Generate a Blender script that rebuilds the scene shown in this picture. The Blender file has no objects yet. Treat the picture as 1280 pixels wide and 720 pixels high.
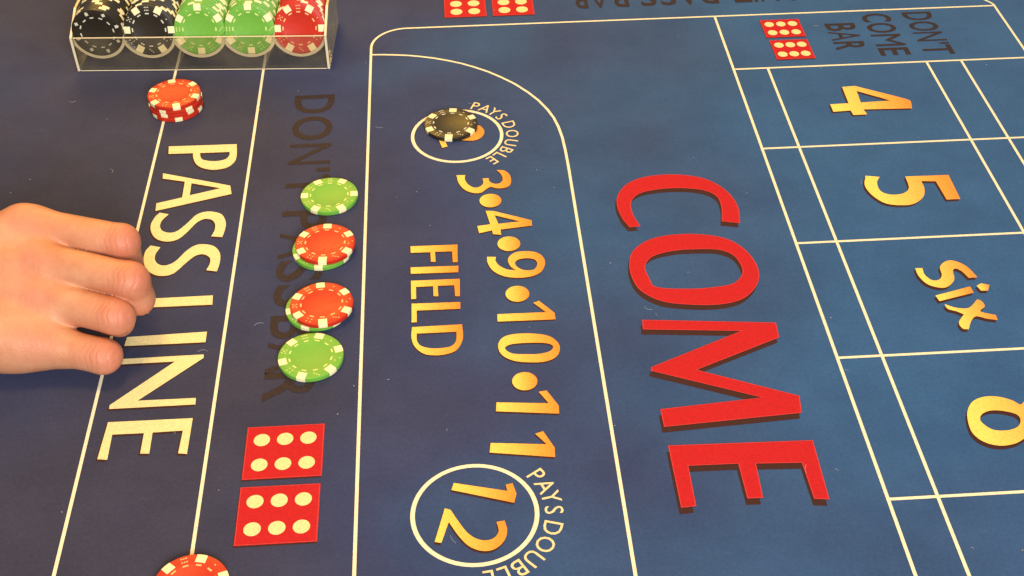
import bpy, bmesh, math, random
import numpy as np
from mathutils import Vector, Matrix
from mathutils.geometry import tessellate_polygon

random.seed(7)
rng = np.random.default_rng(7)
scene = bpy.context.scene
COL = scene.collection
MM = 0.001

# ------------------------------------------------------------------ camera
cam_data = bpy.data.cameras.new("camera")
cam_data.sensor_fit = 'HORIZONTAL'
cam_data.sensor_width = 36.0
cam_data.lens = 36.0 * 1604.36 / 1280.0
cam_data.clip_start = 0.01
cam_data.clip_end = 50.0
cam = bpy.data.objects.new("camera", cam_data)
COL.objects.link(cam)
yaw, pitch, roll = 0.0591657, 0.7291475, -0.0083969
fw = Vector((math.sin(yaw) * math.cos(pitch), math.cos(yaw) * math.cos(pitch), -math.sin(pitch)))
rt0 = Vector((math.cos(yaw), -math.sin(yaw), 0.0))
up0 = rt0.cross(fw)
rt = math.cos(roll) * rt0 + math.sin(roll) * up0
up = -math.sin(roll) * rt0 + math.cos(roll) * up0
m = Matrix((rt, up, -fw)).transposed().to_4x4()
m.translation = Vector((0, 0, 0.54904))
cam.matrix_world = m
scene.camera = cam

# ------------------------------------------------------------------ world and lamps
world = bpy.data.worlds.new("World")
scene.world = world
world.use_nodes = True
bg = world.node_tree.nodes["Background"]
bg.inputs[0].default_value = (0.80, 0.88, 1.0, 1)
bg.inputs[1].default_value = 0.30


def area_lamp(name, loc, target, size, power, color):
    d = bpy.data.lights.new(name, 'AREA')
    d.shape = 'DISK'
    d.size = size
    d.energy = power
    d.color = color
    o = bpy.data.objects.new(name, d)
    COL.objects.link(o)
    o.location = loc
    o.rotation_euler = (Vector(target) - Vector(loc)).to_track_quat('-Z', 'Y').to_euler()
    return o


# warm ceiling lamp over the far left of the table, paler room light from behind the camera
area_lamp("warm_ceiling_lamp", (-0.25, 0.85, 1.6), (-0.10, 0.66, 0.0), 0.45, 17.0, (1.0, 0.60, 0.15))
area_lamp("warm_far_lamp", (-0.45, 2.35, 1.25), (-0.15, 0.75, 0.0), 1.1, 28.0, (1.0, 0.56, 0.07))
area_lamp("room_light", (0.7, -2.2, 1.7), (0.0, 0.80, 0.0), 1.6, 150.0, (1.0, 0.97, 0.98))

vs = scene.view_settings
vs.view_transform = 'Standard'
vs.look = 'None'
vs.exposure = 0.0
vs.gamma = 1.0
vs.use_curve_mapping = False


# ------------------------------------------------------------------ materials
def mat(name, color, rough=0.6, spec=0.4, **kw):
    mt = bpy.data.materials.new(name)
    mt.use_nodes = True
    b = mt.node_tree.nodes["Principled BSDF"]
    b.inputs["Base Color"].default_value = (*color, 1)
    b.inputs["Roughness"].default_value = rough
    b.inputs["Specular IOR Level"].default_value = spec
    for k, v in kw.items():
        b.inputs[k].default_value = v
    return mt, mt.node_tree, b


def node(nt, typ, **kw):
    n = nt.nodes.new(typ)
    for k, v in kw.items():
        setattr(n, k, v)
    return n


def ramp(nt, fac, stops):
    r = node(nt, 'ShaderNodeValToRGB')
    el = r.color_ramp.elements
    while len(el) < len(stops):
        el.new(0.5)
    for e, (p, c) in zip(el, stops):
        e.position = p
        e.color = (*c, 1)
    nt.links.new(fac, r.inputs[0])
    return r


def noise(nt, vec, scale, detail=3.0, rough=0.55):
    n = node(nt, 'ShaderNodeTexNoise')
    n.inputs["Scale"].default_value = scale
    n.inputs["Detail"].default_value = detail
    n.inputs["Roughness"].default_value = rough
    nt.links.new(vec, n.inputs["Vector"])
    return n


def mixc(nt, fac, a, b, blend='MIX'):
    n = node(nt, 'ShaderNodeMix', data_type='RGBA', blend_type=blend)
    for sock, v in ((n.inputs[0], fac), (n.inputs[6], a), (n.inputs[7], b)):
        if isinstance(v, (int, float)):
            sock.default_value = v
        elif isinstance(v, tuple):
            sock.default_value = (*v, 1)
        else:
            nt.links.new(v, sock)
    return n.outputs[2]


def bump(nt, b, height, strength, dist):
    n = node(nt, 'ShaderNodeBump')
    n.inputs["Strength"].default_value = strength
    n.inputs["Distance"].default_value = dist
    nt.links.new(height, n.inputs["Height"])
    nt.links.new(n.outputs[0], b.inputs["Normal"])


def cloth_finish(nt, b, color_out, amount=0.16):
    """fine woven grain shared by the felt and the ink printed into it"""
    geo = node(nt, 'ShaderNodeNewGeometry')
    fine = noise(nt, geo.outputs["Position"], 1500.0, 2.0, 0.6)
    mid = noise(nt, geo.outputs["Position"], 420.0, 3.0, 0.65)
    g = ramp(nt, fine.outputs[0], [(0.3, (1 - amount,) * 3), (0.7, (1 + amount,) * 3)])
    g2 = ramp(nt, mid.outputs[0], [(0.3, (1 - amount * 0.6,) * 3), (0.7, (1 + amount * 0.6,) * 3)])
    c = mixc(nt, 1.0, color_out, g.outputs[0], 'MULTIPLY')
    c = mixc(nt, 1.0, c, g2.outputs[0], 'MULTIPLY')
    nt.links.new(c, b.inputs["Base Color"])
    bump(nt, b, fine.outputs[0], 0.35, 0.0003)


def felt_material():
    mt, nt, b = mat("felt_print_blue", (0.03, 0.05, 0.11), 0.9, 0.12)
    b.inputs["Sheen Weight"].default_value = 0.06
    b.inputs["Sheen Roughness"].default_value = 0.5
    geo = node(nt, 'ShaderNodeNewGeometry')
    pos = geo.outputs["Position"]
    sep = node(nt, 'ShaderNodeSeparateXYZ')
    nt.links.new(pos, sep.inputs[0])
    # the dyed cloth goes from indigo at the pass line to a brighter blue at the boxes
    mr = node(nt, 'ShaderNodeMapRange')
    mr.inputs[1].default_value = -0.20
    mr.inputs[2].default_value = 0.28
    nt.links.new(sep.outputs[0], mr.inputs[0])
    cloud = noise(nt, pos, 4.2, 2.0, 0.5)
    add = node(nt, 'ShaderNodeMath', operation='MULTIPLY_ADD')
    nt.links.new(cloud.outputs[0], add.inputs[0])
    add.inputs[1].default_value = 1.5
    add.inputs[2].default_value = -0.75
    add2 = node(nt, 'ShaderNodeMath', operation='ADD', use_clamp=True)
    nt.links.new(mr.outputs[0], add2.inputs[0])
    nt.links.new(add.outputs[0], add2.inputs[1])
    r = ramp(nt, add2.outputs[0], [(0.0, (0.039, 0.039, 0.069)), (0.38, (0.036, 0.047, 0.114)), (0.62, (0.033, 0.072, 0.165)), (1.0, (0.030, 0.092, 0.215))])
    # worn, paler rubbed patches
    wear = noise(nt, pos, 14.0, 5.0, 0.7)
    w = ramp(nt, wear.outputs[0], [(0.32, (0.86, 0.86, 0.88)), (0.72, (1.20, 1.17, 1.13))])
    c = mixc(nt, 1.0, r.outputs[0], w.outputs[0], 'MULTIPLY')
    cloth_finish(nt, b, c, 0.14)
    return mt


def ink(name, c0, c1=None, amount=0.13, axis=0):
    """flat printed ink; c0 to c1 is the printed gradient from the foot of a letter to its top"""
    mt, nt, b = mat(name, c0, 0.8, 0.25)
    if c1 is None:
        rgb = node(nt, 'ShaderNodeRGB')
        rgb.outputs[0].default_value = (*c0, 1)
        out = rgb.outputs[0]
    else:
        tc = node(nt, 'ShaderNodeTexCoord')
        sep = node(nt, 'ShaderNodeSeparateXYZ')
        nt.links.new(tc.outputs["Generated"], sep.inputs[0])
        out = ramp(nt, sep.outputs[axis], [(0.1, c0), (0.95, c1)]).outputs[0]
    cloth_finish(nt, b, out, amount)
    return mt


M = {}
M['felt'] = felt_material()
M['cream'] = ink("ink_cream", (0.78, 0.70, 0.46))
M['yellow'] = ink("ink_yellow", (0.78, 0.64, 0.29))
M['gold'] = ink("ink_gold", (0.86, 0.58, 0.10), (0.80, 0.27, 0.03))
M['gold_big'] = ink("ink_gold_box", (0.88, 0.62, 0.12), (0.80, 0.27, 0.04))
M['gold_small'] = ink("ink_gold_small", (0.80, 0.62, 0.30))
M['red'] = ink("ink_red", (0.47, 0.009, 0.012))
M['red_edge'] = ink("ink_red_edge", (0.56, 0.040, 0.038))
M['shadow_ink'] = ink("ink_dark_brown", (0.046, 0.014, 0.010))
M['dark_ink'] = ink("ink_umber", (0.032, 0.020, 0.019), amount=0.3)
M['pip'] = ink("ink_pip", (0.80, 0.63, 0.28))
M['lint'] = mat("lint", (0.42, 0.41, 0.42), 0.9, 0.1)[0]


def clay(name, color, rough=0.40, spec=0.30):
    mt, nt, b = mat(name, color, rough, spec)
    geo = node(nt, 'ShaderNodeNewGeometry')
    n = noise(nt, geo.outputs["Position"], 260.0, 4.0, 0.6)
    r = ramp(nt, n.outputs[0], [(0.3, (0.95, 0.95, 0.95)), (0.75, (1.04, 1.04, 1.04))])
    rgb = node(nt, 'ShaderNodeRGB')
    rgb.outputs[0].default_value = (*color, 1)
    nt.links.new(mixc(nt, 1.0, rgb.outputs[0], r.outputs[0], 'MULTIPLY'), b.inputs["Base Color"])
    rr = ramp(nt, n.outputs[0], [(0.3, (rough - 0.03,) * 3), (0.7, (rough + 0.05,) * 3)])
    nt.links.new(rr.outputs[0], b.inputs["Roughness"])
    bump(nt, b, n.outputs[0], 0.05, 0.0002)
    return mt


M['chip_green'] = clay("chip_green", (0.145, 0.385, 0.045))
M['chip_red'] = clay("chip_red", (0.50, 0.024, 0.009))
M['chip_black'] = clay("chip_black", (0.020, 0.016, 0.009), spec=0.42)
M['chip_cream'] = clay("chip_cream", (0.82, 0.74, 0.42))
M['chip_mark_green'] = clay("chip_mark_green", (0.60, 0.68, 0.22))
M['chip_mark_red'] = clay("chip_mark_red", (0.82, 0.45, 0.18))
M['chip_mark_black'] = clay("chip_mark_black", (0.62, 0.58, 0.42))

acr = bpy.data.materials.new("clear_acrylic")
acr.use_nodes = True
nt = acr.node_tree
nt.nodes.remove(nt.nodes["Principled BSDF"])
tr = node(nt, 'ShaderNodeBsdfTransparent')
tr.inputs[0].default_value = (0.95, 0.93, 0.88, 1)
gl = node(nt, 'ShaderNodeBsdfGlossy')
df = node(nt, 'ShaderNodeBsdfDiffuse')
df.inputs[0].default_value = (0.85, 0.70, 0.42, 1)
geo = node(nt, 'ShaderNodeNewGeometry')
smear = noise(nt, geo.outputs["Position"], 45.0, 3.0, 0.6)
nt.links.new(ramp(nt, smear.outputs[0], [(0.35, (0.02,) * 3), (0.8, (0.09,) * 3)]).outputs[0], gl.inputs["Roughness"])
fr = node(nt, 'ShaderNodeFresnel')
fr.inputs[0].default_value = 1.49
m1 = node(nt, 'ShaderNodeMixShader')
nt.links.new(ramp(nt, smear.outputs[0], [(0.35, (0.02,) * 3), (0.75, (0.06,) * 3)]).outputs[0], m1.inputs[0])
nt.links.new(tr.outputs[0], m1.inputs[1])
nt.links.new(df.outputs[0], m1.inputs[2])
m2 = node(nt, 'ShaderNodeMixShader')
nt.links.new(fr.outputs[0], m2.inputs[0])
nt.links.new(m1.outputs[0], m2.inputs[1])
nt.links.new(gl.outputs[0], m2.inputs[2])
nt.links.new(m2.outputs[0], nt.nodes["Material Output"].inputs[0])
M['acrylic'] = acr
M['acrylic_reflection_haze'] = acr.copy()  # stronger tan haze paints in the reflections on the side panels
for n_ in M['acrylic_reflection_haze'].node_tree.nodes:
    if n_.type == 'VALTORGB' and n_.outputs[0].links[0].to_node.type == 'MIX_SHADER':
        n_.color_ramp.elements[0].color = (0.32, 0.32, 0.32, 1)
        n_.color_ramp.elements[1].color = (0.6, 0.6, 0.6, 1)
edg, nt, b = mat("acrylic_lit_edge", (0.80, 0.68, 0.44), 0.5, 0.5)  # pale cream stands in for light piped to the clear edges
b.inputs["Transmission Weight"].default_value = 0.1
M['acrylic_edge_light'] = edg


def skin_material():
    mt, nt, b = mat("skin", (0.62, 0.34, 0.19), 0.5, 0.4)
    b.inputs["Subsurface Weight"].default_value = 0.15
    b.inputs["Subsurface Radius"].default_value = (1.0, 0.35, 0.18)
    b.inputs["Subsurface Scale"].default_value = 0.0015
    geo = node(nt, 'ShaderNodeNewGeometry')
    pos = geo.outputs["Position"]
    blotch = noise(nt, pos, 42.0, 5.0, 0.62)
    c = ramp(nt, blotch.outputs[0], [(0.3, (0.50, 0.195, 0.090)), (0.55, (0.59, 0.275, 0.140)), (0.8, (0.66, 0.36, 0.20))])
    att = node(nt, 'ShaderNodeAttribute', attribute_name="flush")
    c2 = mixc(nt, att.outputs["Fac"], c.outputs[0], (0.55, 0.165, 0.09))
    nt.links.new(c2, b.inputs["Base Color"])
    fine = noise(nt, pos, 900.0, 3.0, 0.6)
    vor = node(nt, 'ShaderNodeTexVoronoi', feature='DISTANCE_TO_EDGE')
    vor.inputs["Scale"].default_value = 620.0
    nt.links.new(pos, vor.inputs["Vector"])
    vr = ramp(nt, vor.outputs[0], [(0.0, (0, 0, 0)), (0.25, (1, 1, 1))])
    hsum = mixc(nt, 0.5, fine.outputs[0], vr.outputs[0])
    fold = node(nt, 'ShaderNodeAttribute', attribute_name="fold")
    big = node(nt, 'ShaderNodeBump')
    big.inputs["Strength"].default_value = 0.2
    big.inputs["Distance"].default_value = 0.0008
    nt.links.new(fold.outputs["Fac"], big.inputs["Height"])
    bump(nt, b, hsum, 0.35, 0.0004)
    nt.links.new(big.outputs[0], b.inputs["Normal"].links[0].from_node.inputs["Normal"])
    return mt


M['skin'] = skin_material()


# ------------------------------------------------------------------ helpers
def link(o, parent=None):
    COL.objects.link(o)
    if parent is not None:
        o.parent = parent
    return o


def mesh_obj(name, verts, faces, material, parent=None, smooth=False):
    me = bpy.data.meshes.new(name)
    me.from_pydata([tuple(v) for v in verts], [], [tuple(f) for f in faces])
    me.update()
    if material is not None:
        me.materials.append(material)
    if smooth:
        me.polygons.foreach_set('use_smooth', [True] * len(me.polygons))
    return link(bpy.data.objects.new(name, me), parent)


def empty(name, loc=(0, 0, 0), rz=0.0):
    o = bpy.data.objects.new(name, None)
    o.empty_display_size = 0.01
    o.location = loc
    o.rotation_euler = (0, 0, rz)
    return link(o)


def tag(o, label, cat=None, group=None, kind=None):
    if label:
        o["label"] = label
    if cat:
        o["category"] = cat
    if group:
        o["group"] = group
    if kind:
        o["kind"] = kind
    return o


def spline(text, steps=6):
    """'x,y x,y~ ...' in millimetres; ~ marks a point on a smooth run, the rest are corners"""
    pts = []
    for t in text.split():
        s = t.endswith('~')
        x, y = t.rstrip('~').split(',')
        pts.append((float(x) * MM, float(y) * MM, s))
    n = len(pts)
    out = []
    for i in range(n):
        p0, p1, p2, p3 = pts[i - 1], pts[i], pts[(i + 1) % n], pts[(i + 2) % n]
        out.append((p1[0], p1[1]))
        if not (p1[2] or p2[2]):
            continue
        m1 = ((p2[0] - p0[0]) / 2, (p2[1] - p0[1]) / 2) if p1[2] else (p2[0] - p1[0], p2[1] - p1[1])
        m2 = ((p3[0] - p1[0]) / 2, (p3[1] - p1[1]) / 2) if p2[2] else (p2[0] - p1[0], p2[1] - p1[1])
        for k in range(1, steps):
            t = k / steps
            a, b_, c, d = 2 * t**3 - 3 * t**2 + 1, t**3 - 2 * t**2 + t, -2 * t**3 + 3 * t**2, t**3 - t**2
            out.append((a * p1[0] + b_ * m1[0] + c * p2[0] + d * m2[0], a * p1[1] + b_ * m1[1] + c * p2[1] + d * m2[1]))
    return out


def flat(name, loops, z, material, parent, thick=0.0):
    """a sheet of ink lying on the felt: outer loop, then holes"""
    cx = sum(p[0] for p in loops[0]) / len(loops[0])
    cy = sum(p[1] for p in loops[0]) / len(loops[0])
    v3 = [[Vector((x - cx, y - cy, 0)) for x, y in lp] for lp in loops]
    tris = tessellate_polygon(v3)
    verts = [v for lp in v3 for v in lp]
    faces = []
    for t in tris:
        a, b_, c = (verts[i] for i in t)
        faces.append(t if (b_ - a).cross(c - a).z > 0 else (t[0], t[2], t[1]))
    o = mesh_obj(name, verts, faces, material, parent)
    o.location = (cx, cy, z)
    return o


Z_SHADOW, Z_INK, Z_TOP = 0.00012, 0.00024, 0.00036
LETTERS = [
    ('PASS LINE', 'P', ['-204.9,787.0 -155.4,786.3 -154.1,773.3~ -154.8,764.6~ -159.3,758.0~ -167.9,755.6~ -176.4,758.0~ -182.1,763.3~ -185.2,771.2~ -186.2,777.2 -203.9,777.6', '-181.1,777.0 -179.8,771.2~ -176.9,767.9~ -169.0,766.1~ -162.2,767.7~ -159.6,771.9~ -159.5,776.8']),
    ('PASS LINE', 'A', ['-204.6,754.0 -155.2,735.9 -153.3,726.1 -203.9,710.5 -204.5,719.1 -187.4,724.5 -187.8,742.9 -204.1,747.7', '-182.9,740.7 -161.6,733.3 -182.4,726.6']),
    ('PASS LINE', 'S', ['-200.8,708.3 -203.4,703.2~ -204.9,694.6~ -202.8,685.8~ -198.3,679.4~ -191.4,676.5~ -184.6,678.3~ -179.5,685.1~ -174.1,695.2~ -169.1,699.1~ -164.2,698.0~ -161.3,693.3~ -160.8,686.6~ -162.4,679.9 -154.9,678.6 -153.8,687.0~ -154.2,694.8~ -157.4,702.8~ -162.7,706.3~ -168.8,707.2~ -175.1,704.1~ -180.7,694.7~ -186.3,687.1~ -191.5,685.9~ -196.0,688.2~ -198.4,693.1~ -197.9,699.5~ -194.2,706.2']),
    ('PASS LINE', 'S', ['-201.9,673.1 -204.4,667.3~ -204.4,659.0~ -201.5,649.7~ -195.7,643.3~ -189.0,641.3~ -182.6,643.5~ -176.8,652.1~ -170.9,660.0~ -165.6,661.4~ -161.0,657.7~ -160.2,651.9~ -161.8,645.0 -154.8,643.3 -153.8,652.3~ -154.7,661.6~ -158.8,668.7~ -165.1,671.7~ -171.8,671.2~ -177.5,665.4~ -183.1,655.6~ -188.9,651.8~ -194.0,653.4~ -197.0,658.5~ -197.1,664.6~ -195.0,670.7']),
    ('PASS LINE', 'L', ['-201.8,619.6 -154.8,619.9 -154.2,611.1 -193.4,611.3 -193.4,605.7 -201.2,605.7']),
    ('PASS LINE', 'I', ['-203.5,584.9 -154.8,586.3 -154.7,576.9 -204.1,577.0']),
    ('PASS LINE', 'N', ['-207.2,565.7 -154.6,566.2 -154.2,563.3 -188.8,530.1 -155.0,529.9 -154.7,524.7 -204.5,524.5 -204.6,527.7 -171.2,561.3 -205.6,561.1']),
    ('PASS LINE', 'E', ['-203.3,514.1 -154.9,513.9 -154.9,486.7 -159.9,487.5 -159.4,504.6 -176.5,504.3 -176.1,488.4 -181.2,488.8 -181.4,504.2 -199.3,504.3 -199.0,485.5 -204.6,486.3']),
    ('COME', 'C', ['119.9,669.3 116.2,679.5~ 114.5,693.6~ 117.0,706.0~ 125.1,717.5~ 137.1,723.9~ 153.2,725.9~ 168.8,723.7~ 182.0,717.5~ 192.2,704.4~ 196.8,687.6~ 194.9,668.2 183.3,671.0 185.9,685.9~ 184.9,698.5~ 176.9,706.2~ 161.8,709.9~ 144.4,709.6~ 131.3,705.7~ 124.3,696.6~ 123.6,683.1~ 126.8,669.8']),
    ('COME', 'O', ['114.8,631.1~ 119.1,644.3~ 131.8,655.0~ 148.9,658.9~ 168.2,657.5~ 183.6,651.2~ 193.1,639.0~ 197.2,622.9~ 195.0,608.8~ 187.6,597.5~ 177.7,590.8~ 163.0,588.3~ 144.9,590.0~ 130.0,594.2~ 118.7,604.6~ 114.7,617.8~', '124.2,628.1~ 130.7,637.8~ 144.8,642.5~ 161.2,643.1~ 175.8,641.4~ 184.2,635.1~ 187.3,624.7~ 186.3,615.9~ 179.6,607.7~ 168.9,604.8~ 151.5,603.9~ 129.1,607.0~ 125.3,615.9~']),
    ('COME', 'M', ['115.7,577.3 197.6,568.9 196.8,556.1 141.1,531.9 197.7,506.4 196.1,493.4 115.6,488.2 115.5,501.5 176.6,506.6 114.7,533.2 115.1,535.8 175.6,563.4 114.9,569.2']),
    ('COME', 'E', ['115.7,473.6 197.3,471.8 196.2,429.9 188.6,430.8 187.9,456.4 161.8,457.6 160.7,433.4 152.7,433.6 152.5,458.2 124.1,458.6 123.6,430.3 115.9,429.8']),
    ('FIELD', 'F', ['-28.5,659.7 2.8,659.3 2.3,641.2 -0.8,641.5 -0.9,652.5 -12.3,652.9 -12.1,642.7 -15.1,642.9 -15.3,652.7 -28.3,653.0']),
    ('FIELD', 'I', ['-28.5,638.2 2.7,637.6 2.4,631.2 -28.4,631.8']),
    ('FIELD', 'E', ['-28.4,624.9 3.1,624.6 2.7,607.8 -0.3,608.1 -0.5,618.6 -11.3,618.8 -11.0,608.8 -14.1,609.0 -14.1,618.7 -25.2,618.7 -25.2,607.4 -28.3,607.2']),
    ('FIELD', 'L', ['-28.1,602.9 2.7,602.3 2.5,596.0 -25.0,596.3 -25.0,585.6 -28.2,585.5']),
    ('FIELD', 'D', ['-28.0,581.3 3.1,581.6 3.4,572.2~ 2.5,566.1~ -0.8,559.3~ -6.3,556.2~ -13.6,555.4~ -20.9,557.3~ -26.3,563.7~ -28.4,571.8~', '-25.2,575.3 -25.0,568.9~ -22.6,564.3~ -17.2,561.9~ -11.1,561.4~ -4.3,562.7~ -1.1,567.2~ -0.5,575.2']),
    ('field numbers', '3', ['33.4,740.4 38.8,739.6~ 42.3,734.5~ 43.1,727.3~ 41.5,721.5~ 37.6,719.1~ 32.5,719.1~ 28.3,720.9~ 25.0,718.6~ 21.1,714.8~ 15.5,715.0~ 9.7,719.3~ 5.9,727.3~ 4.7,736.4 10.9,736.1 10.5,731.1~ 12.4,725.3~ 16.1,721.3~ 20.1,721.5~ 23.2,725.4~ 23.1,731.2 27.3,731.3 27.9,727.1~ 31.2,724.4~ 35.0,724.9~ 37.3,729.1~ 36.3,735.5~']),
    ('field numbers', '4', ['23.4,694.2 28.7,693.6 54.1,681.5 54.0,675.8 32.4,673.1 32.6,667.4 27.0,668.6 26.7,672.6 17.8,670.2 16.9,677.9 25.8,679.2', '29.3,688.8 46.2,680.8 31.3,679.3']),
    ('field numbers', '9', ['21.9,645.3 22.0,639.2~ 25.1,631.0~ 31.9,625.1~ 40.8,622.9~ 50.0,623.8~ 56.2,627.7~ 59.4,635.5~ 58.7,642.6~ 54.5,647.5~ 48.0,649.2~ 41.3,648.6~ 37.1,645.2~ 35.4,640.3~ 37.0,634.1~ 40.1,630.5 34.3,631.7~ 29.3,636.1~ 27.3,640.9~ 27.8,644.7', '39.9,637.9~ 42.8,641.2~ 48.8,641.9~ 53.2,640.0~ 54.4,635.5~ 51.8,630.4~ 45.9,630.1~ 41.5,633.2~']),
    ('field numbers', '1', ['25.5,589.3 56.2,589.0 48.8,598.3 52.6,599.9 61.4,588.1 61.6,582.0 25.3,582.5']),
    ('field numbers', '0', ['24.4,561.0~ 27.2,567.5~ 33.5,570.4~ 44.7,570.5~ 55.6,567.6~ 61.2,561.0~ 61.5,554.0~ 58.2,548.2~ 51.3,545.3~ 42.8,545.4~ 33.3,547.4~ 26.3,553.0~', '28.5,558.6~ 33.0,561.8~ 44.1,562.2~ 53.8,561.2~ 57.9,558.3~ 55.6,554.1~ 49.4,552.3~ 42.1,552.4~ 32.5,553.8~']),
    ('field numbers', '1', ['20.8,513.9 51.2,511.1 46.0,520.7 50.8,521.4 56.8,508.8 56.5,502.5 20.1,506.9']),
    ('field numbers', '1', ['15.8,482.9 47.3,479.7 41.4,488.1 46.1,489.6 51.6,476.8 51.2,469.9 14.8,475.8']),
    ('12', '1', ['-5.9,455.3 23.0,447.7 22.5,452.2 26.2,452.9 27.9,445.5 26.2,439.3 -7.4,450.5']),
    ('12', '2', ['-11.3,438.1 -8.2,436.8 -4.8,429.9~ 0.5,420.7~ 6.6,416.0~ 13.0,416.0~ 16.7,420.5~ 16.0,427.1 20.3,427.7 21.3,421.0~ 19.2,414.2~ 14.0,409.4~ 7.7,408.7~ 0.9,412.1~ -4.5,419.3~ -9.4,428.8 -13.7,415.3 -17.2,416.2']),
    ('2', '2', ['-9.6,791.7 -5.8,792.3 0.1,787.5~ 6.9,785.0~ 14.3,784.8~ 19.9,788.3~ 21.9,792.5~ 21.1,796.9 24.2,796.7~ 27.1,789.5~ 24.7,781.9~ 19.0,778.1~ 10.1,779.1~ 3.8,781.8~ -4.1,785.8 -0.7,772.0 -4.6,770.6']),
    ('4', '4', ['307.0,828.5 317.1,829.3 350.1,809.3~ 354.1,804.6 352.2,795.6 315.2,796.9 316.2,790.1 305.6,790.1 305.2,796.2 291.7,795.4 291.8,805.6 306.1,806.0', '316.7,822.2 339.1,807.2 315.7,806.3']),
    ('5', '5', ['294.3,714.6 303.7,712.5 300.0,705.6~ 300.0,696.3~ 305.7,691.9~ 314.5,692.4~ 320.6,698.4~ 322.0,711.7 353.0,711.2 352.4,683.5 342.8,683.4 341.8,704.5 331.6,705.6 331.4,697.6~ 327.9,688.1~ 319.7,680.9~ 310.7,679.4~ 299.5,682.4~ 292.8,692.0~ 290.7,703.4~']),
    ('SIX', 'S', ['299.4,613.8 304.1,613.5 303.7,607.0~ 306.8,601.5~ 311.4,601.6~ 314.7,606.2~ 315.7,613.4~ 320.3,618.5~ 326.3,619.5~ 333.2,613.4~ 336.8,602.2 331.0,601.9 328.5,608.8~ 325.3,611.5~ 323.0,609.2~ 321.1,600.9~ 315.1,594.7~ 309.2,594.0~ 302.5,598.0~ 299.4,606.1~']),
    ('SIX', 'I', ['304.3,586.8 329.1,593.7 329.5,587.8 305.3,581.4']),
    ('SIX', 'dot of I', ['333.5,594.1 337.1,596.2 342.0,594.2 339.1,589.0 334.7,589.3']),
    ('SIX', 'X', ['307.5,578.5 314.0,574.6~ 321.7,574.1~ 329.7,581.5 332.0,579.1~ 332.0,574.5~ 327.9,570.2~ 336.2,566.3 335.9,561.8 329.7,563.4~ 323.7,566.0~ 319.1,561.9~ 315.2,554.9 311.7,555.8~ 311.2,561.4~ 316.6,568.3 313.0,571.3~ 308.3,573.9~']),
    ('8', '8', ['289.7,480.2~ 292.2,488.3~ 297.4,495.0~ 304.8,498.2~ 313.1,497.9~ 320.4,494.5~ 324.3,490.8~ 328.7,494.2~ 336.3,497.4~ 342.5,494.1~ 343.8,485.5~ 340.0,475.8~ 331.5,468.3~ 323.8,466.9~ 318.9,465.9~ 310.6,461.7~ 301.1,460.8~ 293.2,464.5~ 289.3,471.2~', '297.0,479.7~ 299.6,485.0~ 306.3,487.4~ 314.2,486.0~ 319.7,482.8~ 319.7,478.1~ 316.0,473.7~ 309.1,471.7~ 301.3,473.1~', '328.5,483.8~ 334.4,486.8~ 336.6,483.3~ 335.2,478.4~ 330.3,476.0~ 326.8,477.9~']),
]

# ------------------------------------------------------------------ the felt table layout
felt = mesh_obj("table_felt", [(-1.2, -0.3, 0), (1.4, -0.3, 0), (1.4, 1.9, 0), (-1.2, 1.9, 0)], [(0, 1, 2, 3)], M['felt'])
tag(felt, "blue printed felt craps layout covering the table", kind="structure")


def stroke(name, pts, width, closed=False, z=Z_INK, material=None, label=None):
    pts = [Vector((x * MM, y * MM)) for x, y in pts]
    n = len(pts)
    L, R_ = [], []
    for i in range(n):
        a = pts[i - 1] if (i > 0 or closed) else pts[i]
        b_ = pts[(i + 1) % n] if (i < n - 1 or closed) else pts[i]
        t = (b_ - a).normalized()
        nn = Vector((-t.y, t.x)) * width * MM / 2
        L.append(pts[i] + nn)
        R_.append(pts[i] - nn)
    c = sum(pts, Vector((0, 0))) / n
    verts = [(p.x - c.x, p.y - c.y, 0) for p in L + R_]
    faces = [(i + n, (i + 1) % n + n, (i + 1) % n, i) for i in range(n if closed else n - 1)]
    o = mesh_obj(name, verts, faces, material or M['cream'], felt)
    o.location = (c.x, c.y, z)
    if label:
        o["label"] = label
    return o


LW = 2.0
V = dict(v1=-213.2, v2=-143.8, v3=-58.9, v4=85.2, v5=228.1, v6=255.4, v7=383.1, v8=411.2, v9=467.3)
HL = [942.7, 859.9, 752.4, 644.3, 536.0, 427.6, 319.2]
hw = LW / 2 + 0.02
stroke("printed_line", [(V['v1'], 200), (V['v1'], 1500)], LW, label="outer line of the pass line band")
stroke("printed_line", [(V['v2'], 200), (V['v2'], 1500)], LW, label="line between pass line and don't pass bands")
# outer frame of the centre block with its round corner
r = 29.0
cx, cy = V['v3'] + r, HL[0] - r
arc = [(cx - r * math.cos(a), cy + r * math.sin(a)) for a in [math.pi / 2 * k / 14 for k in range(15)]]
stroke("printed_line", [(V['v3'], 200)] + arc + [(V['v9'] - hw, HL[0] - 0.1)], LW, label="frame line with round corner beside the field")
stroke("printed_line", [(V['v9'], 200), (V['v9'], HL[0] + 2), (465.2, 949), (461.0, 955), (452, 966), (438, 978), (420, 988), (395, 995)], LW)
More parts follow.
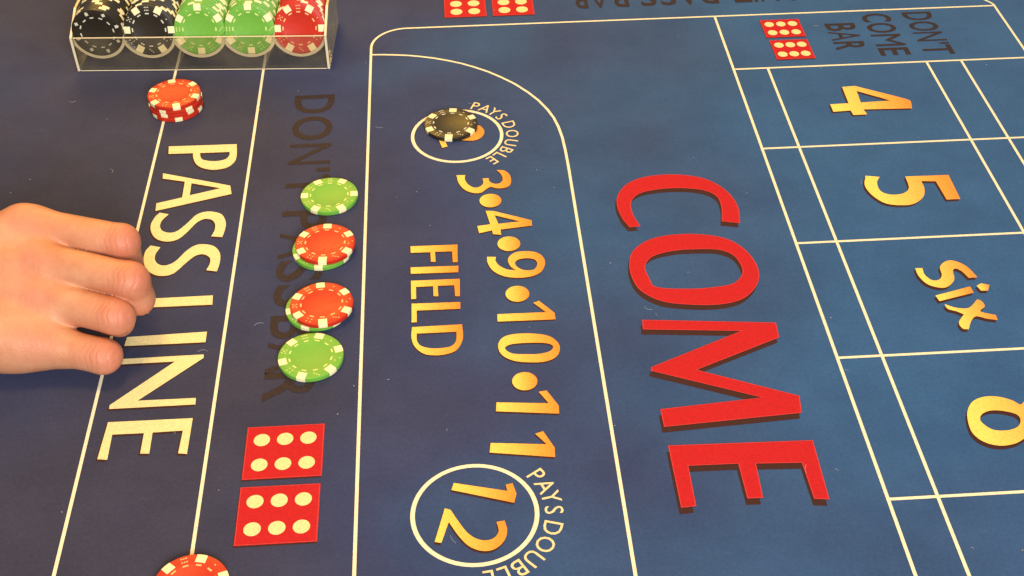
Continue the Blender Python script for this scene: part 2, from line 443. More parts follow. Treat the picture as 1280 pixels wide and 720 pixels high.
# field arc
fa = [(V['v3'] + hw, 903.2), (-48, 902.6), (-39.8, 901.6), (-29, 900.0), (-18.4, 897.4), (-8, 894.2), (2.9, 889.8), (13.5, 884.7), (23.8, 878.3), (34.2, 870.9),
      (44.1, 862.0), (54, 851.8), (63.4, 839.2), (70.5, 827.5), (76.2, 815), (80.2, 803), (82.6, 791), (84.2, 777), (84.9, 760), (V['v4'], 740), (V['v4'], 200)]
stroke("printed_line", fa, LW, label="curved line round the field box")
stroke("printed_line", [(V['v5'], HL[0] - hw), (V['v5'], 200)], LW, label="line between the come box and the point boxes")
for i, hy in enumerate(HL[1:]):
    segs = [V['v5'], V['v6'], V['v7'], V['v8'], V['v9']]
    if i == 0:
        stroke("printed_line", [(V['v5'] + hw, hy), (V['v9'] - hw, hy)], LW)
    else:
        for a, b_ in zip(segs, segs[1:]):
            stroke("printed_line", [(a + hw, hy), (b_ - hw, hy)], LW)
for k in ('v6', 'v7', 'v8'):
    stroke("printed_line", [(V[k], HL[1] - hw), (V[k], 200)], LW)


def ring(c, r_, label):
    pts = [(c[0] + r_ * math.cos(a), c[1] + r_ * math.sin(a)) for a in [2 * math.pi * k / 72 for k in range(72)]]
    return stroke("printed_ring", pts, 2.5, closed=True, label=label)


C12, C2 = (4.7, 433.4), (6.8, 785.4)
ring(C12, 33.4, "cream ring round the number 12")
ring(C2, 33.0, "cream ring round the number 2")

# big hand-cut letters
STYLE = {
    'PASS LINE': ('yellow', (-0.8, -1.4)), 'COME': ('red', (-1.8, -4.4)), 'FIELD': ('gold', (-0.4, -0.9)),
    'field numbers': ('gold', (-0.4, -1.1)), '12': ('gold', (-0.5, -1.3)), '2': ('gold', (-0.4, -0.9)),
    '4': ('gold_big', (-1.5, -1.6)), '5': ('gold_big', (-1.6, -2.0)), 'SIX': ('gold_big', (-1.7, -2.2)), '8': ('gold_big', (-1.8, -2.6)),
}


def shifted(loops, d):
    return [[(x + d[0] * MM, y + d[1] * MM) for x, y in lp] for lp in loops]


def letter(ch, word, loops, style=None, parent=felt):
    mk, sh = STYLE[word] if style is None else style
    o = flat("printed_letter", loops, Z_INK, M[mk], parent)
    o["label"] = f"printed {ch} of {word}" if len(word) > len(ch) else f"printed number {ch}"
    if sh:
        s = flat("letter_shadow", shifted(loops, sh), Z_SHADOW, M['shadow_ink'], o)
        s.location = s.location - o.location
    return o


def shrink_edge(o, loops, width, mk):
    """thin paler outline printed along the letter's edge"""
    for lp in loops:
        n = len(lp)
        pts = [Vector(p) for p in lp]
        inn = []
        for i in range(n):
            t1 = (pts[i] - pts[i - 1]).normalized() if (pts[i] - pts[i - 1]).length > 1e-9 else Vector((1, 0))
            t2 = (pts[(i + 1) % n] - pts[i]).normalized()
            n1, n2 = Vector((-t1.y, t1.x)), Vector((-t2.y, t2.x))
            nn = n1 + n2
            if nn.length < 1e-6:
                nn = n1
            nn.normalize()
            k = max(0.35, nn.dot(n1))
            inn.append(nn * (width * MM / 2 / k))
        verts = [(p.x + d.x - o.location.x, p.y + d.y - o.location.y, 0) for p, d in zip(pts, inn)] + \
                [(p.x - d.x - o.location.x, p.y - d.y - o.location.y, 0) for p, d in zip(pts, inn)]
        faces = [(i, (i + 1) % n, (i + 1) % n + n, i + n) for i in range(n)]
        e = mesh_obj("letter_outline", verts, faces, M[mk], o)
        e.location = (0, 0, Z_TOP - Z_INK)


for word, ch, paths in LETTERS:
    loops = [spline(p) for p in paths]
    o = letter(ch, word, loops)
    if word == 'COME':
        shrink_edge(o, loops, 0.55, 'red_edge')

for (x, y, r_) in [(27.3, 705.4, 7.6), (37.1, 657.7, 7.6), (39.4, 607.5, 7.6), (38.5, 529.9, 7.5)]:
    lp = [(x * MM + r_ * MM * math.cos(a), y * MM + r_ * MM * math.sin(a)) for a in [2 * math.pi * k / 32 for k in range(32)]]
    o = flat("printed_dot", [lp], Z_INK, M['gold'], felt)
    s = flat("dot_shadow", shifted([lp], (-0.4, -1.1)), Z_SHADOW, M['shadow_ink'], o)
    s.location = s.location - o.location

# small lettering set in a plain sans face
GLYPH = {}


def glyph(ch, bold=0.0):
    if (ch, bold) in GLYPH:
        return GLYPH[ch, bold]
    cu = bpy.data.curves.new("glyph", 'FONT')
    cu.body = ch
    cu.resolution_u = 3
    cu.offset = bold
    ob = bpy.data.objects.new("glyph", cu)
    COL.objects.link(ob)
    dg = bpy.context.evaluated_depsgraph_get()
    me = bpy.data.meshes.new_from_object(ob.evaluated_get(dg))
    vs_ = np.array([v.co[:2] for v in me.vertices])
    fs = [tuple(p.vertices) for p in me.polygons]
    bpy.data.objects.remove(ob)
    bpy.data.curves.remove(cu)
    bpy.data.meshes.remove(me)
    lo, hi = vs_.min(0), vs_.max(0)
    GLYPH[ch, bold] = ((vs_ - lo) / (hi - lo), fs, (hi - lo))
    return GLYPH[ch, bold]


def set_letter(ch, word, origin, ux, uy, w, h_, mk, z=Z_INK):
    """glyph box from origin, w along ux and h_ along uy (mm)"""
    vs_, fs, _ = glyph(ch, 0.014 if mk == 'dark_ink' and ch not in 'MNA' else 0.0)
    c = np.array(origin) + np.array(ux) * w / 2 + np.array(uy) * h_ / 2
    P = np.array(origin) + vs_[:, :1] * w * np.array(ux) + vs_[:, 1:] * h_ * np.array(uy) - c
    verts = [(x * MM, y * MM, 0) for x, y in P]
    fl = []
    for f in fs:
        n = sum((verts[f[i]][0] * verts[f[(i + 1) % len(f)]][1] - verts[f[(i + 1) % len(f)]][0] * verts[f[i]][1]) for i in range(len(f)))
        fl.append(f if n > 0 else tuple(reversed(f)))
    o = mesh_obj("printed_letter", verts, fl, M[mk], felt)
    o.location = (c[0] * MM, c[1] * MM, z)
    o["label"] = f"printed {ch} of {word}"
    return o


def arc_text(center, letters, rad, cap, word, mk='gold_small'):
    for ch, ang in letters:
        a = math.radians(ang)
        uy = (math.cos(a), math.sin(a))
        ux = (math.sin(a), -math.cos(a))
        gw, gh = glyph(ch)[2]
        w = cap * gw / gh * 0.92
        o = (center[0] + uy[0] * (rad - cap / 2) - ux[0] * w / 2, center[1] + uy[1] * (rad - cap / 2) - ux[1] * w / 2)
        set_letter(ch, word, o, ux, uy, w, cap, mk)


arc_text(C12, list(zip("PAYSDOUBLE", (34.5, 22.5, 11.5, -0.6, -17, -32.3, -47, -60, -71.5, -82.5))), 42.6, 10.2, "PAYS DOUBLE below the 12 ring")
arc_text(C2, list(zip("PAYSDOUBLE", (68, 56.5, 45.2, 33.3, 16.0, -0.8, -17.0, -31.0, -43, -53.5))), 40.8, 9.6, "PAYS DOUBLE beside the 2 ring")


def row_text(letters, base, cap, ux, uy, word, mk):
    """letters: (ch, start, width) along ux"""
    for ch, s0, w in letters:
        off = 0.0
        hh = cap
        if ch == "'":
            off, hh = cap * 0.68, cap * 0.32
        o = (base[0] + ux[0] * s0 + uy[0] * off, base[1] + ux[1] * s0 + uy[1] * off)
        set_letter(ch, word, o, ux, uy, w, hh, mk)


dn, rt_ = (0, -1), (1, 0)
row_text([('D', 0, 25), ('O', 29, 31), ('N', 65, 25), ("'", 95, 5), ('T', 103, 24), ('P', 144, 21), ('A', 168, 27), ('S', 197, 21), ('S', 221, 21),
          ('B', 250, 21), ('A', 274, 27), ('R', 300, 24)], (-116.2, 847.5), 30.5, dn, rt_, "DON'T PASS BAR beside the chips", 'dark_ink')
row_text([('D', 0, 13.5), ('O', 15.5, 15), ('N', 32.5, 14), ("'", 49, 2.6), ('T', 53, 14)], (385.5, 937), 24.5, dn, rt_, "DON'T above the number 4", 'dark_ink')
row_text([('C', 0, 13.5), ('O', 15.5, 15.5), ('M', 33.5, 18), ('E', 54.5, 11.5)], (350.0, 937), 24.5, dn, rt_, "COME above the number 4", 'dark_ink')
row_text([('B', 0, 12), ('A', 13, 14), ('R', 29, 12.5)], (316.5, 923.5), 25, dn, rt_, "BAR beside the small dice", 'dark_ink')
row_text([('B', 0, 14), ('A', 17, 16), ('R', 35, 14)][::1], (159.5, 994), 30, (-1, 0), (0, -1), "BAR at the far edge", 'dark_ink')
row_text([('P', 0, 14), ('A', 17, 17), ('S', 36, 14.5), ('S', 53, 14.5)], (236.5, 994), 30, (-1, 0), (0, -1), "PASS at the far edge", 'dark_ink')
row_text([('D', 0, 15), ('O', 17, 18), ('N', 38, 15), ("'", 56, 3), ('T', 61, 15)], (326, 994), 30, (-1, 0), (0, -1), "DON'T at the far edge", 'dark_ink')


def printed_die(x0, y0, x1, y1, cols, rows, label, outline=True, pr=None):
    cx, cy = (x0 + x1) / 2, (y0 + y1) / 2
    hx, hy = (x1 - x0) / 2, (y1 - y0) / 2

    def rect(ax, ay):
        return [((cx - ax) * MM, (cy - ay) * MM), ((cx + ax) * MM, (cy - ay) * MM), ((cx + ax) * MM, (cy + ay) * MM), ((cx - ax) * MM, (cy + ay) * MM)]
    o = flat("printed_die", [rect(hx, hy)], Z_INK, M['red'], felt)
    o["label"] = label
    e = flat("die_border", [rect(hx - 0.15, hy - 0.15), rect(hx - 0.75, hy - 0.75)], Z_TOP, M['red_edge'], o)
    e.location = e.location - o.location
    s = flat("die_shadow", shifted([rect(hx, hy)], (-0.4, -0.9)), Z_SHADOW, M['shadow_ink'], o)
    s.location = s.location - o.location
    rx, ry = pr
    for i in range(cols):
        for j in range(rows):
            px = cx + (i - (cols - 1) / 2) * (2 * hx / (cols + 0.35))
            py = cy + (j - (rows - 1) / 2) * (2 * hy / (rows + (0.12 if rows == 2 else 0.35)))
            lp = [((px + rx * math.cos(a)) * MM, (py + ry * math.sin(a)) * MM) for a in [2 * math.pi * k / 24 for k in range(24)]]
            p = flat("printed_pip", [lp], Z_TOP, M['pip'], o)
            p.location = p.location - o.location


printed_die(-122.5, 465.4, -78.5, 504.3, 3, 2, "printed red die showing six, nearest the chips", pr=(4.6, 4.6))
printed_die(-122.6, 420.7, -78.9, 460.2, 3, 2, "printed red die showing six, lower left of the pair", pr=(4.6, 4.6))
printed_die(264.2, 905.2, 297.0, 933.3, 3, 2, "upper of the small printed dice by DON'T COME", pr=(3.9, 3.9))
printed_die(265.4, 871.3, 296.7, 900.8, 3, 2, "lower of the small printed dice by DON'T COME", pr=(3.9, 3.9))
printed_die(2.0, 957.3, 37.3, 1002.0, 2, 3, "left printed die at the far edge", pr=(5.0, 5.0))
printed_die(42.7, 957.2, 77.8, 1002.0, 2, 3, "right printed die at the far edge", pr=(5.0, 5.0))

# lint and stray fibres lying on the cloth
lv, lf = [], []
for _ in range(75):
    x, y = rng.uniform(-0.32, 0.5), rng.uniform(0.33, 0.98)
    a = rng.uniform(0, math.pi)
    ln = rng.choice([0.0006, 0.001, 0.0022, 0.006], p=[0.4, 0.25, 0.15, 0.2])
    wd = 0.00010 if ln > 0.0012 else 0.0002
    bend = rng.uniform(-1.6, 1.6)
    base = len(lv)
    n = 5
    for k in range(n):
        t = k / (n - 1) - 0.5
        px, py = t * ln, bend * ln * (t * t)
        for s_, zz in ((-1, 0.00045), (0, 0.00045 + wd), (1, 0.00045)):
            qx, qy = px, py + s_ * wd
            lv.append((x + qx * math.cos(a) - qy * math.sin(a), y + qx * math.sin(a) + qy * math.cos(a), zz))
    for k in range(n - 1):
        for s_ in range(2):
            i = base + k * 3 + s_
            lf.append((i, i + 3, i + 4, i + 1))
lint = mesh_obj("lint", lv, lf, M['lint'])
tag(lint, "tiny pale lint specks and fibres scattered on the felt", "lint", kind="stuff")

# ------------------------------------------------------------------ casino chips
CR, CT = 19.75, 3.1


def lathe(profile, a0=0.0, a1=2 * math.pi, n=72, closed=True):
    verts, faces = [], []
    cnt = n if closed else n + 1
    for i in range(cnt):
        a = a0 + (a1 - a0) * i / n
        for r_, z in profile:
            verts.append((r_ * math.cos(a) * MM, r_ * math.sin(a) * MM, z * MM))
    k = len(profile)
    for i in range(n):
        j = (i + 1) % cnt
        for q in range(k - 1):
            faces.append((i * k + q, j * k + q, j * k + q + 1, i * k + q + 1))
    return verts, faces


def chip_body_mesh(name, material):
    half = CT / 2
    prof = [(0.01, half - 0.10), (12.2, half - 0.10), (12.5, half), (CR - 0.45, half), (CR - 0.12, half - 0.13), (CR, half - 0.5),
            (CR, -half + 0.5), (CR - 0.12, -half + 0.13), (CR - 0.45, -half), (12.5, -half), (12.2, -half + 0.10), (0.01, -half + 0.10)]
    prof = [(r_, z + half) for r_, z in prof]
    v, f = lathe(prof[::-1], n=64)
    me = bpy.data.meshes.new(name)
    me.from_pydata(v, [], f)
    me.materials.append(material)
    me.polygons.foreach_set('use_smooth', [True] * len(me.polygons))
    me.set_sharp_from_angle(angle=math.radians(30))
    return me


def spot_mesh():
    half, e = CT / 2, 0.05
    hw_ = 2.75
    a = hw_ / 17.5
    prof = [(14.7, half + e), (CR - 0.45, half + e), (CR - 0.1, half - 0.10 + e), (CR + e, half - 0.5), (CR + e, -half + 0.5),
            (CR - 0.1, -half + 0.10 - e), (CR - 0.45, -half - e), (14.7, -half - e)]
    prof = [(r_, z + half) for r_, z in prof]
    # keep the sides of the block parallel instead of radial
    verts, faces = [], []
    n = 4
    for i in range(n + 1):
        y = -hw_ + 2 * hw_ * i / n
        for r_, z in prof:
            x = math.sqrt(max(r_ * r_ - y * y, 0.0)) if r_ > 15 else math.sqrt(14.7**2 - y * y * 0.3)
            verts.append((x * MM, y * MM, z * MM))
    k = len(prof)
    for i in range(n):
        for q in range(k - 1):
            faces.append((i * k + q, i * k + q + 1, (i + 1) * k + q + 1, (i + 1) * k + q))
    me = bpy.data.meshes.new("edge_spot")
    me.from_pydata(verts, [], faces)
    me.materials.append(M['chip_cream'])
    me.polygons.foreach_set('use_smooth', [True] * len(me.polygons))
    me.set_sharp_from_angle(angle=math.radians(35))
    return me


PIPS = {1: [(0, 0)], 2: [(-1, -1), (1, 1)], 3: [(-1, -1), (0, 0), (1, 1)], 4: [(-1, -1), (1, -1), (-1, 1), (1, 1)],
        5: [(-1, -1), (1, -1), (-1, 1), (1, 1), (0, 0)], 6: [(-1, -1), (-1, 0), (-1, 1), (1, -1), (1, 0), (1, 1)]}


def marks_mesh(name, material, suits=False):
    """ring of twelve dashes and the little die faces moulded between the edge spots, both sides"""
    verts, faces = [], []

    def block(cx, cy, hx, hy, ang, z, flip):
        b0 = len(verts)
        for sx, sy in ((-1, -1), (1, -1), (1, 1), (-1, 1)):
            x, y = sx * hx, sy * hy
            verts.append(((cx + x * math.cos(ang) - y * math.sin(ang)) * MM, (cy + x * math.sin(ang) + y * math.cos(ang)) * MM, z * MM))
        q = (b0, b0 + 1, b0 + 2, b0 + 3)
        faces.append(q[::-1] if flip else q)
    for z, flip in ((CT + 0.06, False), (-0.06, True)):
        for k in range(12):
            a = math.radians(30 * k)
            block(12.95 * math.cos(a), 12.95 * math.sin(a), 0.5, 1.5, a, z, flip)
        if suits:
            for k in range(8):
                a = math.radians(45 * k + 10)
                block(16.6 * math.cos(a), 16.6 * math.sin(a), 1.25, 1.25, a + (0.78 if k % 2 else 0.0), z, flip)
                if k % 2 == 0:
                    block(18.0 * math.cos(a), 18.0 * math.sin(a), 0.5, 0.6, a, z + (0.01 if not flip else -0.01), flip)
        else:
            for k in range(6):
                a = math.radians(60 * k + 30)
                for u, w in PIPS[(k * 5) % 6 + 1]:
                    rr, tt = 16.7 + u * 1.15, w * 1.25
                    block(rr * math.cos(a) - tt * math.sin(a), rr * math.sin(a) + tt * math.cos(a), 0.42, 0.42, a, z, flip)
    me = bpy.data.meshes.new(name)
    me.from_pydata(verts, [], faces)
    me.materials.append(material)
    return me


SPOT = spot_mesh()
BODY = {c: chip_body_mesh("chip_disc", M['chip_' + c]) for c in ('green', 'red', 'black')}
MARKS = {c: marks_mesh("die_marks", M['chip_mark_' + c]) for c in ('green', 'red', 'black')}
MARKS_SUIT = marks_mesh("suit_marks", M['chip_mark_black'], suits=True)


def chip(color, loc, phase=0.0, tilt=None, label="", group=None, marks=True, suits=False):
    """loc in mm is the middle of the underside"""
    o = empty("casino_chip")
    rot = Matrix.Rotation(math.radians(phase), 4, 'Z')
    mw = tilt @ rot if tilt is not None else rot
    mw = Matrix.Translation(Vector(loc) * MM) @ mw
    o.matrix_world = mw
    tag(o, label, "chip", group)
    link(bpy.data.objects.new("disc", BODY[color]), o)
    for k in range(6):
        s = link(bpy.data.objects.new("edge_spot", SPOT), o)
        s.rotation_euler = (0, 0, math.radians(60 * k))
        if suits:
            s.scale = (1.0, 1.0, 0.9)
    if marks:
        mk = link(bpy.data.objects.new("face_marks", MARKS[color]), o)
        mk["kind"] = "stuff"
    return o


def suit_chip(loc, phase, tilt, label):
    o = empty("casino_chip")
    o.matrix_world = Matrix.Translation(Vector(loc) * MM) @ tilt @ Matrix.Rotation(math.radians(phase), 4, 'Z')
    tag(o, label, "chip")
    link(bpy.data.objects.new("disc", BODY['black']), o)
    mk = link(bpy.data.objects.new("face_marks", MARKS_SUIT), o)
    mk["kind"] = "stuff"
    return o


# chips lying on the layout
chip('green', (-84.4, 716.0, 0.45), 0, label="green chip lying alone between DON'T and PASS, farthest of its row")
chip('green', (-86.6, 658.3, 0.45), 25, label="green chip under the farther red chip on DON'T PASS")
chip('red', (-84.5, 660.0, 3.67), 27, label="farther red chip on a green chip on DON'T PASS")
chip('green', (-87.2, 600.7, 0.45), 10, label="green chip under the nearer red chip on DON'T PASS")
chip('red', (-84.1, 600.3, 3.67), 35, label="nearer red chip on a green chip on DON'T PASS")
chip('green', (-89.0, 557.4, 0.45), 15, label="green chip lying alone over BAR, nearest of its row")
chip('black', (2.6, 797.0, 0.45), 23, label="black chip lying alone on the ringed 2")
for k, (dx, dy, ph, nm) in enumerate([(0.3, -0.4, 42, "lowest"), (-0.3, 0.3, 13, "second lowest"), (0.6, 0.0, 8, "second highest"), (0.0, 0.3, 43, "topmost")]):
    chip('red', (-205.6 + dx, 838.0 + dy, 0.45 + 3.22 * k), ph, label=f"{nm} red chip of the stack of four on the pass line")
chip('red', (-141.5, 394.8, 0.45), 17, label="red chip cut by the bottom edge on the pass line")

# ------------------------------------------------------------------ acrylic chip tray
TR = empty("chip_tray", (-0.2909, 0.8955, 0.0004), math.radians(-3.25))
tag(TR, "clear acrylic chip tray with five rows of chips at the far left", "tray")
TW, TD, FH, BH, PT = 200.5, 70.6, 29.5, 42.0, 2.2
PITCH = (TW - 2 * PT) / 5


def box(name, x0, x1, y0, y1, z0, z1, material, parent):
    v = [(x * MM, y * MM, z * MM) for z in (z0, z1) for x, y in ((x0, y0), (x1, y0), (x1, y1), (x0, y1))]
    f = [(3, 2, 1, 0), (4, 5, 6, 7), (0, 1, 5, 4), (1, 2, 6, 5), (2, 3, 7, 6), (3, 0, 4, 7)]
    o = mesh_obj(name, v, f, material, parent)
    md = o.modifiers.new("bevel", 'BEVEL')
    md.width = 0.0003
    md.segments = 2
    return o


def side_panel(x0, x1):
    prof = [(0, 0), (TD, 0), (TD, BH), (26, BH), (0, FH)]
    n = len(prof)
    v = [(x * MM, y * MM, z * MM) for x in (x0, x1) for y, z in prof]
    f = [tuple(range(n))[::-1], tuple(range(n, 2 * n))] + [(i, (i + 1) % n, (i + 1) % n + n, i + n) for i in range(n)]
    o = mesh_obj("side_panel", v, f, M['acrylic_reflection_haze'], TR)
    md = o.modifiers.new("bevel", 'BEVEL')
    md.width = 0.0003
    md.segments = 2
    # cream strips that paint the light caught in the clear edges
    for (ya, za), (yb, zb) in ((prof[0], prof[4]), (prof[4], prof[3]), (prof[1], prof[0])):
        d = Vector((0, yb - ya, zb - za)).normalized()
        nn = Vector((0, -d.z, d.y))
        if nn.dot(Vector((0, ya - 35, za - 15))) < 0:
            nn = -nn
        e = 0.12
        vv = [(x * MM, (y + nn.y * e) * MM, (z + nn.z * e) * MM) for x in (x0 + 0.25, x1 - 0.25) for y, z in ((ya, za + 0.3), (yb, zb))]
        mesh_obj("panel_edge", vv, [(0, 1, 3, 2)], M['acrylic_edge_light'], o)
    return o


side_panel(0, PT)
side_panel(TW - PT, TW)
fp = box("front_panel", PT + 0.05, TW - PT - 0.05, 0, PT, 0.05, FH, M['acrylic'], TR)
box("panel_edge", PT + 0.3, TW - PT - 0.3, -0.15, 0.55, 0.08, 0.75, M['acrylic_edge_light'], fp)
box("panel_edge", PT + 0.3, TW - PT - 0.3, 0.3, PT - 0.3, FH - 0.25, FH + 0.12, M['acrylic_edge_light'], fp)
box("back_panel", PT + 0.05, TW - PT - 0.05, TD - PT, TD, 0.05, BH, M['acrylic'], TR)
TRR, TZ = PITCH / 2 - 0.15, 12.6      # inner radius of a trough and height of its lowest point


def trough(i):
    cx = PT + PITCH * (i + 0.5)
    n = 26
    rin, rout = TRR - 0.05, TRR + 2.5
    zc = TZ + rin
    v = []
    a0, a1 = math.radians(180 + 8), math.radians(360 - 8)
    for y in (PT + 0.3, TD - PT - 0.1):
        for r_ in (rin, rout):
            for k in range(n + 1):
                a = a0 + (a1 - a0) * k / n
                x = max(-PITCH / 2 + 0.05, min(PITCH / 2 - 0.05, r_ * math.cos(a)))
                v.append(((cx + x) * MM, y * MM, (zc + r_ * math.sin(a)) * MM))
    m_ = n + 1
    f = []
    for k in range(n):
        f.append((k, k + 1, m_ + k + 1, m_ + k))                          # front end
        f.append((2 * m_ + k + 1, 2 * m_ + k, 3 * m_ + k, 3 * m_ + k + 1))  # back end
        f.append((k + 1, k, 2 * m_ + k, 2 * m_ + k + 1))                  # inside
        f.append((m_ + k, m_ + k + 1, 3 * m_ + k + 1, 3 * m_ + k))        # outside
    f.append((0, m_, 3 * m_, 2 * m_))
    f.append((n, 2 * m_ + n, 3 * m_ + n, m_ + n))
    o = mesh_obj("trough", v, f, M['acrylic'], TR, smooth=False)
    rv, rf = [], []
    for k in range(n + 1):
        a = a0 + (a1 - a0) * k / n
        for r_ in (rin + 0.1, rout - 0.1):
            x = max(-PITCH / 2 + 0.1, min(PITCH / 2 - 0.1, r_ * math.cos(a)))
            for y in (PT + 0.06, PT + 0.29):
                rv.append(((cx + x) * MM, y * MM, (zc + r_ * math.sin(a)) * MM))
    for k in range(n):
        b0, b1 = k * 4, (k + 1) * 4
        for p, q in ((0, 2), (2, 3), (3, 1), (1, 0)):
            rf.append((b0 + p, b0 + q, b1 + q, b1 + p))
    mesh_obj("trough_rim", rv, rf, M['acrylic_edge_light'], o)  # bright rim light painted as a cream strip
    return cx


ROWS = [('black', 'leftmost row', 1.5), ('black', 'second row from the left', 15.0), ('green', 'middle row', 17.0), ('green', 'second row from the right', 17.0), ('red', 'rightmost row', 17.0)]
NCH = 14
rzt = Matrix.Rotation(TR.rotation_euler.z, 4, 'Z')
FRONT_PHASE = [0, 0, 90, 90, 0]
for i, (c, rowname, lean) in enumerate(ROWS):
    cx = trough(i)
    th = math.radians(lean)
    for k in range(NCH):
        # underside of the chip turned away from the camera, face towards the front panel
        y_foot = PT + 1.0 + k * (CT + 0.06) / math.cos(th)
        jit = 0.0 if k == 0 else random.uniform(-0.25, 0.25)
        z_foot = TZ + 0.15 + abs(jit) * 0.3
        n_ = Vector((0, -math.cos(th), math.sin(th)))
        u_ = Vector((0, math.sin(th), math.cos(th)))
        face_foot = Vector((cx + jit, y_foot, z_foot))
        center = face_foot + u_ * CR - n_ * CT
        tilt = rzt @ Matrix.Rotation(math.radians(90) - th, 4, 'X')
        wl = rzt @ center + Vector((-290.9, 895.5, 0.4))
        ph = FRONT_PHASE[i] if k == 0 else random.uniform(0, 60)
        if i == 0 and k == 0:
            suit_chip(wl, 8, tilt, "front black chip with small pale suit marks in the tray's leftmost row")
        elif k == 0:
            chip(c, wl, ph, tilt, f"front {c} chip facing out of the tray's {rowname}")
        else:
            chip(c, wl, ph, tilt, f"{c} chip standing behind the front one in the tray's {rowname}", f"chips behind the front one in the tray's {rowname}", marks=False)

# ------------------------------------------------------------------ the hand
def seg(P, a, b_, ra, rb):
    a, b_ = np.array(a, float), np.array(b_, float)
    ab = b_ - a
    t = np.clip(((P - a) @ ab) / (ab @ ab), 0, 1)
    return np.linalg.norm(P - a - t[..., None] * ab, axis=-1) - (ra + (rb - ra) * t)


def smin(a, b_, k):
    h_ = np.clip(0.5 + 0.5 * (b_ - a) / k, 0, 1)
    return b_ + (a - b_) * h_ - k * h_ * (1 - h_)


def ell(P, c, r_):
    q = (P - np.array(c, float)) / np.array(r_, float)
    n = np.linalg.norm(q, axis=-1)
    return (n - 1) * min(r_)


WR = (-335, 594, 40)
FINGERS = {   # knuckle, middle joint, end joint, tip (mm) and radii
    'index': [(-253, 625.5, 57.5), (-199, 609, 56.5), (-200.5, 612, 38), (-208, 620, 22)],
    'middle': [(-248, 604.2, 49), (-192.5, 584.5, 46), (-192, 586, 31), (-201, 595, 17)],
    'ring': [(-248, 586.3, 36), (-201.5, 569.2, 32.5), (-203, 575, 24), (-212, 584, 13)],
    'little': [(-246, 562.6, 20), (-209.5, 553.8, 15.4), (-212, 560, 11.2), (-224, 569, 9)],
}
WEBS = [((-285, 621, 51), (-242, 616.5, 51.5), 12.5, 9.5), ((-285, 600, 42), (-232, 593.5, 40), 13, 9.5), ((-285, 581, 30), (-241, 570, 26), 13, 8.5)]
RAD = {'index': (12.0, 11.0, 9.6, 7.8), 'middle': (12.4, 11.9, 10.8, 8.0), 'ring': (12.4, 12.0, 10.2, 7.6), 'little': (11.6, 11.2, 9.6, 7.0)}
THUMB = [(-300, 640, 40), (-262, 652, 28), (-234, 640, 18), (-212, 626, 11)]
META = {'index': ((-331, 616, 50), 14.5), 'middle': ((-330, 604, 46), 14.5), 'ring': ((-329, 593, 40), 14.5), 'little': ((-327, 581, 33), 14.5)}


def hand_field(P):
    body = seg(P, WR, (-440, 577, 46), 27, 30)
    for nm, (ca, rb) in META.items():
        k = FINGERS[nm][0]
        body = smin(body, seg(P, ca, (k[0], k[1] + 0.8, k[2] - 1.2), rb + 2.0, RAD[nm][0] - 0.2), 11)
    body = smin(body, seg(P, (-330, 582, 26), (-262, 568.5, 18), 20, 17.5), 10)
    body = smin(body, seg(P, (-268, 567, 18), (-236, 563, 16.5), 17.3, 12.6), 8)
    for a_, b_, ra, rb in WEBS:
        body = smin(body, seg(P, a_, b_, ra, rb), 9)
    body = smin(body, seg(P, (-318, 622, 36), (-285, 640, 32), 18, 14), 10)
    body = smin(body, seg(P, (-318, 606, 34), (-250, 602, 32), 18, 13), 10)
    out = None
    raw = []
    for nm, J in FINGERS.items():
        r_ = RAD[nm]
        f = seg(P, J[0], J[1], r_[0] - 0.3, r_[1] - 0.2)
        f = smin(f, seg(P, J[1], J[2], r_[1] - 0.4, r_[2]), 2.5)
        f = smin(f, seg(P, J[2], J[3], r_[2], r_[3]), 2.5)
        raw.append(f)
        f = smin(f, body, 7)
        if nm == 'index':
            kn = np.array(J[0]) + np.array((-9, 2.0, 4.5))
            f = smin(f, np.linalg.norm(P - kn, axis=-1) - 9.0, 9)
        out = f if out is None else smin(out, f, 0.9)
    th = seg(P, THUMB[0], THUMB[1], 15, 12)
    th = smin(th, seg(P, THUMB[1], THUMB[2], 11.5, 10), 3)
    th = smin(th, seg(P, THUMB[2], THUMB[3], 10, 8), 3)
    th = smin(th, body, 9)
    d = smin(out, th, 1.5)
    # deepen the creases where neighbouring fingers press together
    for fa_, fb_, x0 in zip(raw, raw[1:], (-243, -231, -243)):
        d = d + 1.1 * np.exp(-((fa_ - fb_) / 3.2)**2) * np.clip((P[..., 0] - x0) / 14, 0, 1)
    # skin folds over the middle joints and faint tendons on the back of the hand
    for nm, J in FINGERS.items():
        a, b_ = np.array(J[0], float), np.array(J[1], float)
        c0 = np.array(META[nm][0], float)
        d = d - 0.4 * np.exp(-(seg(P, c0 + (0, -8, 10), a + (0, -8, 9), 0, 0)**2) / (2 * 4.0**2))
    return d


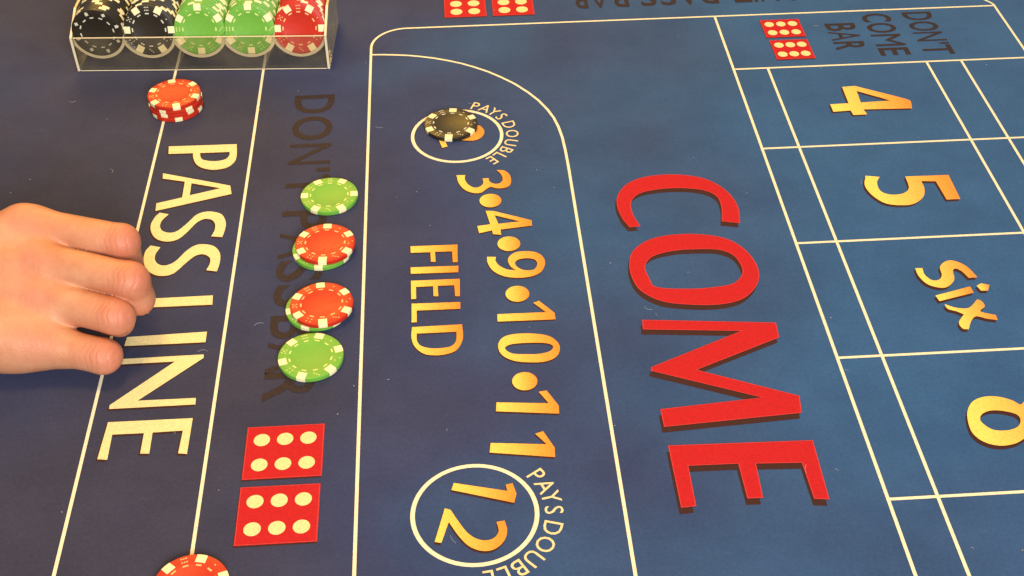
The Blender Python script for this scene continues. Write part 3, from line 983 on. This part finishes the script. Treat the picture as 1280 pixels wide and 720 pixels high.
def surface_net(lo, hi, step):
    ax = [np.arange(l, h_ + step, step) for l, h_ in zip(lo, hi)]
    nx, ny, nz = map(len, ax)
    D = np.empty((nx, ny, nz), np.float32)
    Yg, Zg = np.meshgrid(ax[1], ax[2], indexing='ij')
    for i, x in enumerate(ax[0]):
        D[i] = hand_field(np.stack([np.full_like(Yg, x), Yg, Zg], -1))
    S = D < 0
    c = sum(S[i:nx - 1 + i, j:ny - 1 + j, k:nz - 1 + k].astype(np.int8) for i in (0, 1) for j in (0, 1) for k in (0, 1))
    cell = (c > 0) & (c < 8)
    ids = -np.ones(cell.shape, np.int64)
    idx = np.argwhere(cell)
    ids[cell] = np.arange(len(idx))
    acc = np.zeros((len(idx), 3))
    cnt = np.zeros(len(idx))
    for axis in range(3):
        for a in (0, 1):
            for b_ in (0, 1):
                o0 = [0, 0, 0]
                others = [q for q in range(3) if q != axis]
                o0[others[0]], o0[others[1]] = a, b_
                o1 = list(o0)
                o1[axis] = 1
                p = idx + o0
                q = idx + o1
                d0 = D[p[:, 0], p[:, 1], p[:, 2]]
                d1 = D[q[:, 0], q[:, 1], q[:, 2]]
                ok = (d0 < 0) != (d1 < 0)
                t = np.where(ok, d0 / np.where(ok, d0 - d1, 1), 0)
                pt = p + 0.0
                pt[:, axis] += t
                acc[ok] += pt[ok]
                cnt[ok] += 1
    V_ = np.array(lo) + acc / cnt[:, None] * step
    F = []
    for axis in range(3):
        o = [q for q in range(3) if q != axis]
        sl0 = [slice(None)] * 3
        sl1 = [slice(None)] * 3
        sl0[axis], sl1[axis] = slice(0, -1), slice(1, None)
        cross = S[tuple(sl0)] != S[tuple(sl1)]
        e = np.argwhere(cross)
        e = e[(e[:, o[0]] > 0) & (e[:, o[1]] > 0) & (e[:, o[0]] < cell.shape[o[0]]) & (e[:, o[1]] < cell.shape[o[1]])]
        inside = S[e[:, 0], e[:, 1], e[:, 2]]
        q = []
        for a, b_ in ((1, 1), (0, 1), (0, 0), (1, 0)):
            w = e.copy()
            w[:, o[0]] -= a
            w[:, o[1]] -= b_
            q.append(ids[w[:, 0], w[:, 1], w[:, 2]])
        q = np.stack(q, 1)
        flip = inside if axis != 1 else ~inside
        q[~flip] = q[~flip][:, ::-1]
        F.append(q[(q >= 0).all(1)])
    return V_, np.concatenate(F)


HV, HF = surface_net((-425, 528, -3), (-172, 678, 84), 0.95)
me = bpy.data.meshes.new("hand_skin")
me.from_pydata((HV * MM).tolist(), [], HF.tolist())
me.polygons.foreach_set('use_smooth', [True] * len(me.polygons))
flush = np.zeros(len(HV))
for nm, J in FINGERS.items():
    for p, s_, w in ((np.array(J[1]) + (5, -4, 4), 12.0, 0.85), (np.array(J[0]) + (0, -8, 9), 10.0, 0.55), (np.array(J[2]), 11.0, 0.9)):
        flush = np.maximum(flush, w * np.exp(-((HV - p)**2).sum(1) / (2 * s_ * s_)))
at = me.attributes.new("flush", 'FLOAT', 'POINT')
at.data.foreach_set('value', flush.astype(np.float32))
fold = np.zeros(len(HV))
for nm, J in FINGERS.items():
    a, b_ = np.array(J[0], float), np.array(J[1], float)
    ax = (b_ - a) / np.linalg.norm(b_ - a)
    for c_, s_, amp in ((b_ + (1, -6, 7), 7.5, 1.0), (a + (6, -8, 9), 9.0, 0.12)):
        near = np.exp(-((HV - c_)**2).sum(1) / (2 * s_**2))
        t = (HV - c_) @ ax + 0.8 * np.sin(HV[:, 1] * 0.45 + HV[:, 2] * 0.3)
        fold += amp * near * (np.cos(t * 1.9) + 0.4 * np.cos(t * 3.1 + 1.0))
at = me.attributes.new("fold", 'FLOAT', 'POINT')
at.data.foreach_set('value', fold.astype(np.float32))
me.materials.append(M['skin'])
me.validate()
hand = link(bpy.data.objects.new("person", me))
md = hand.modifiers.new("smooth", 'SMOOTH')
md.factor = 0.5
md.iterations = 6
tag(hand, "bare right hand with curled fingers reaching in over PASS LINE", "person")
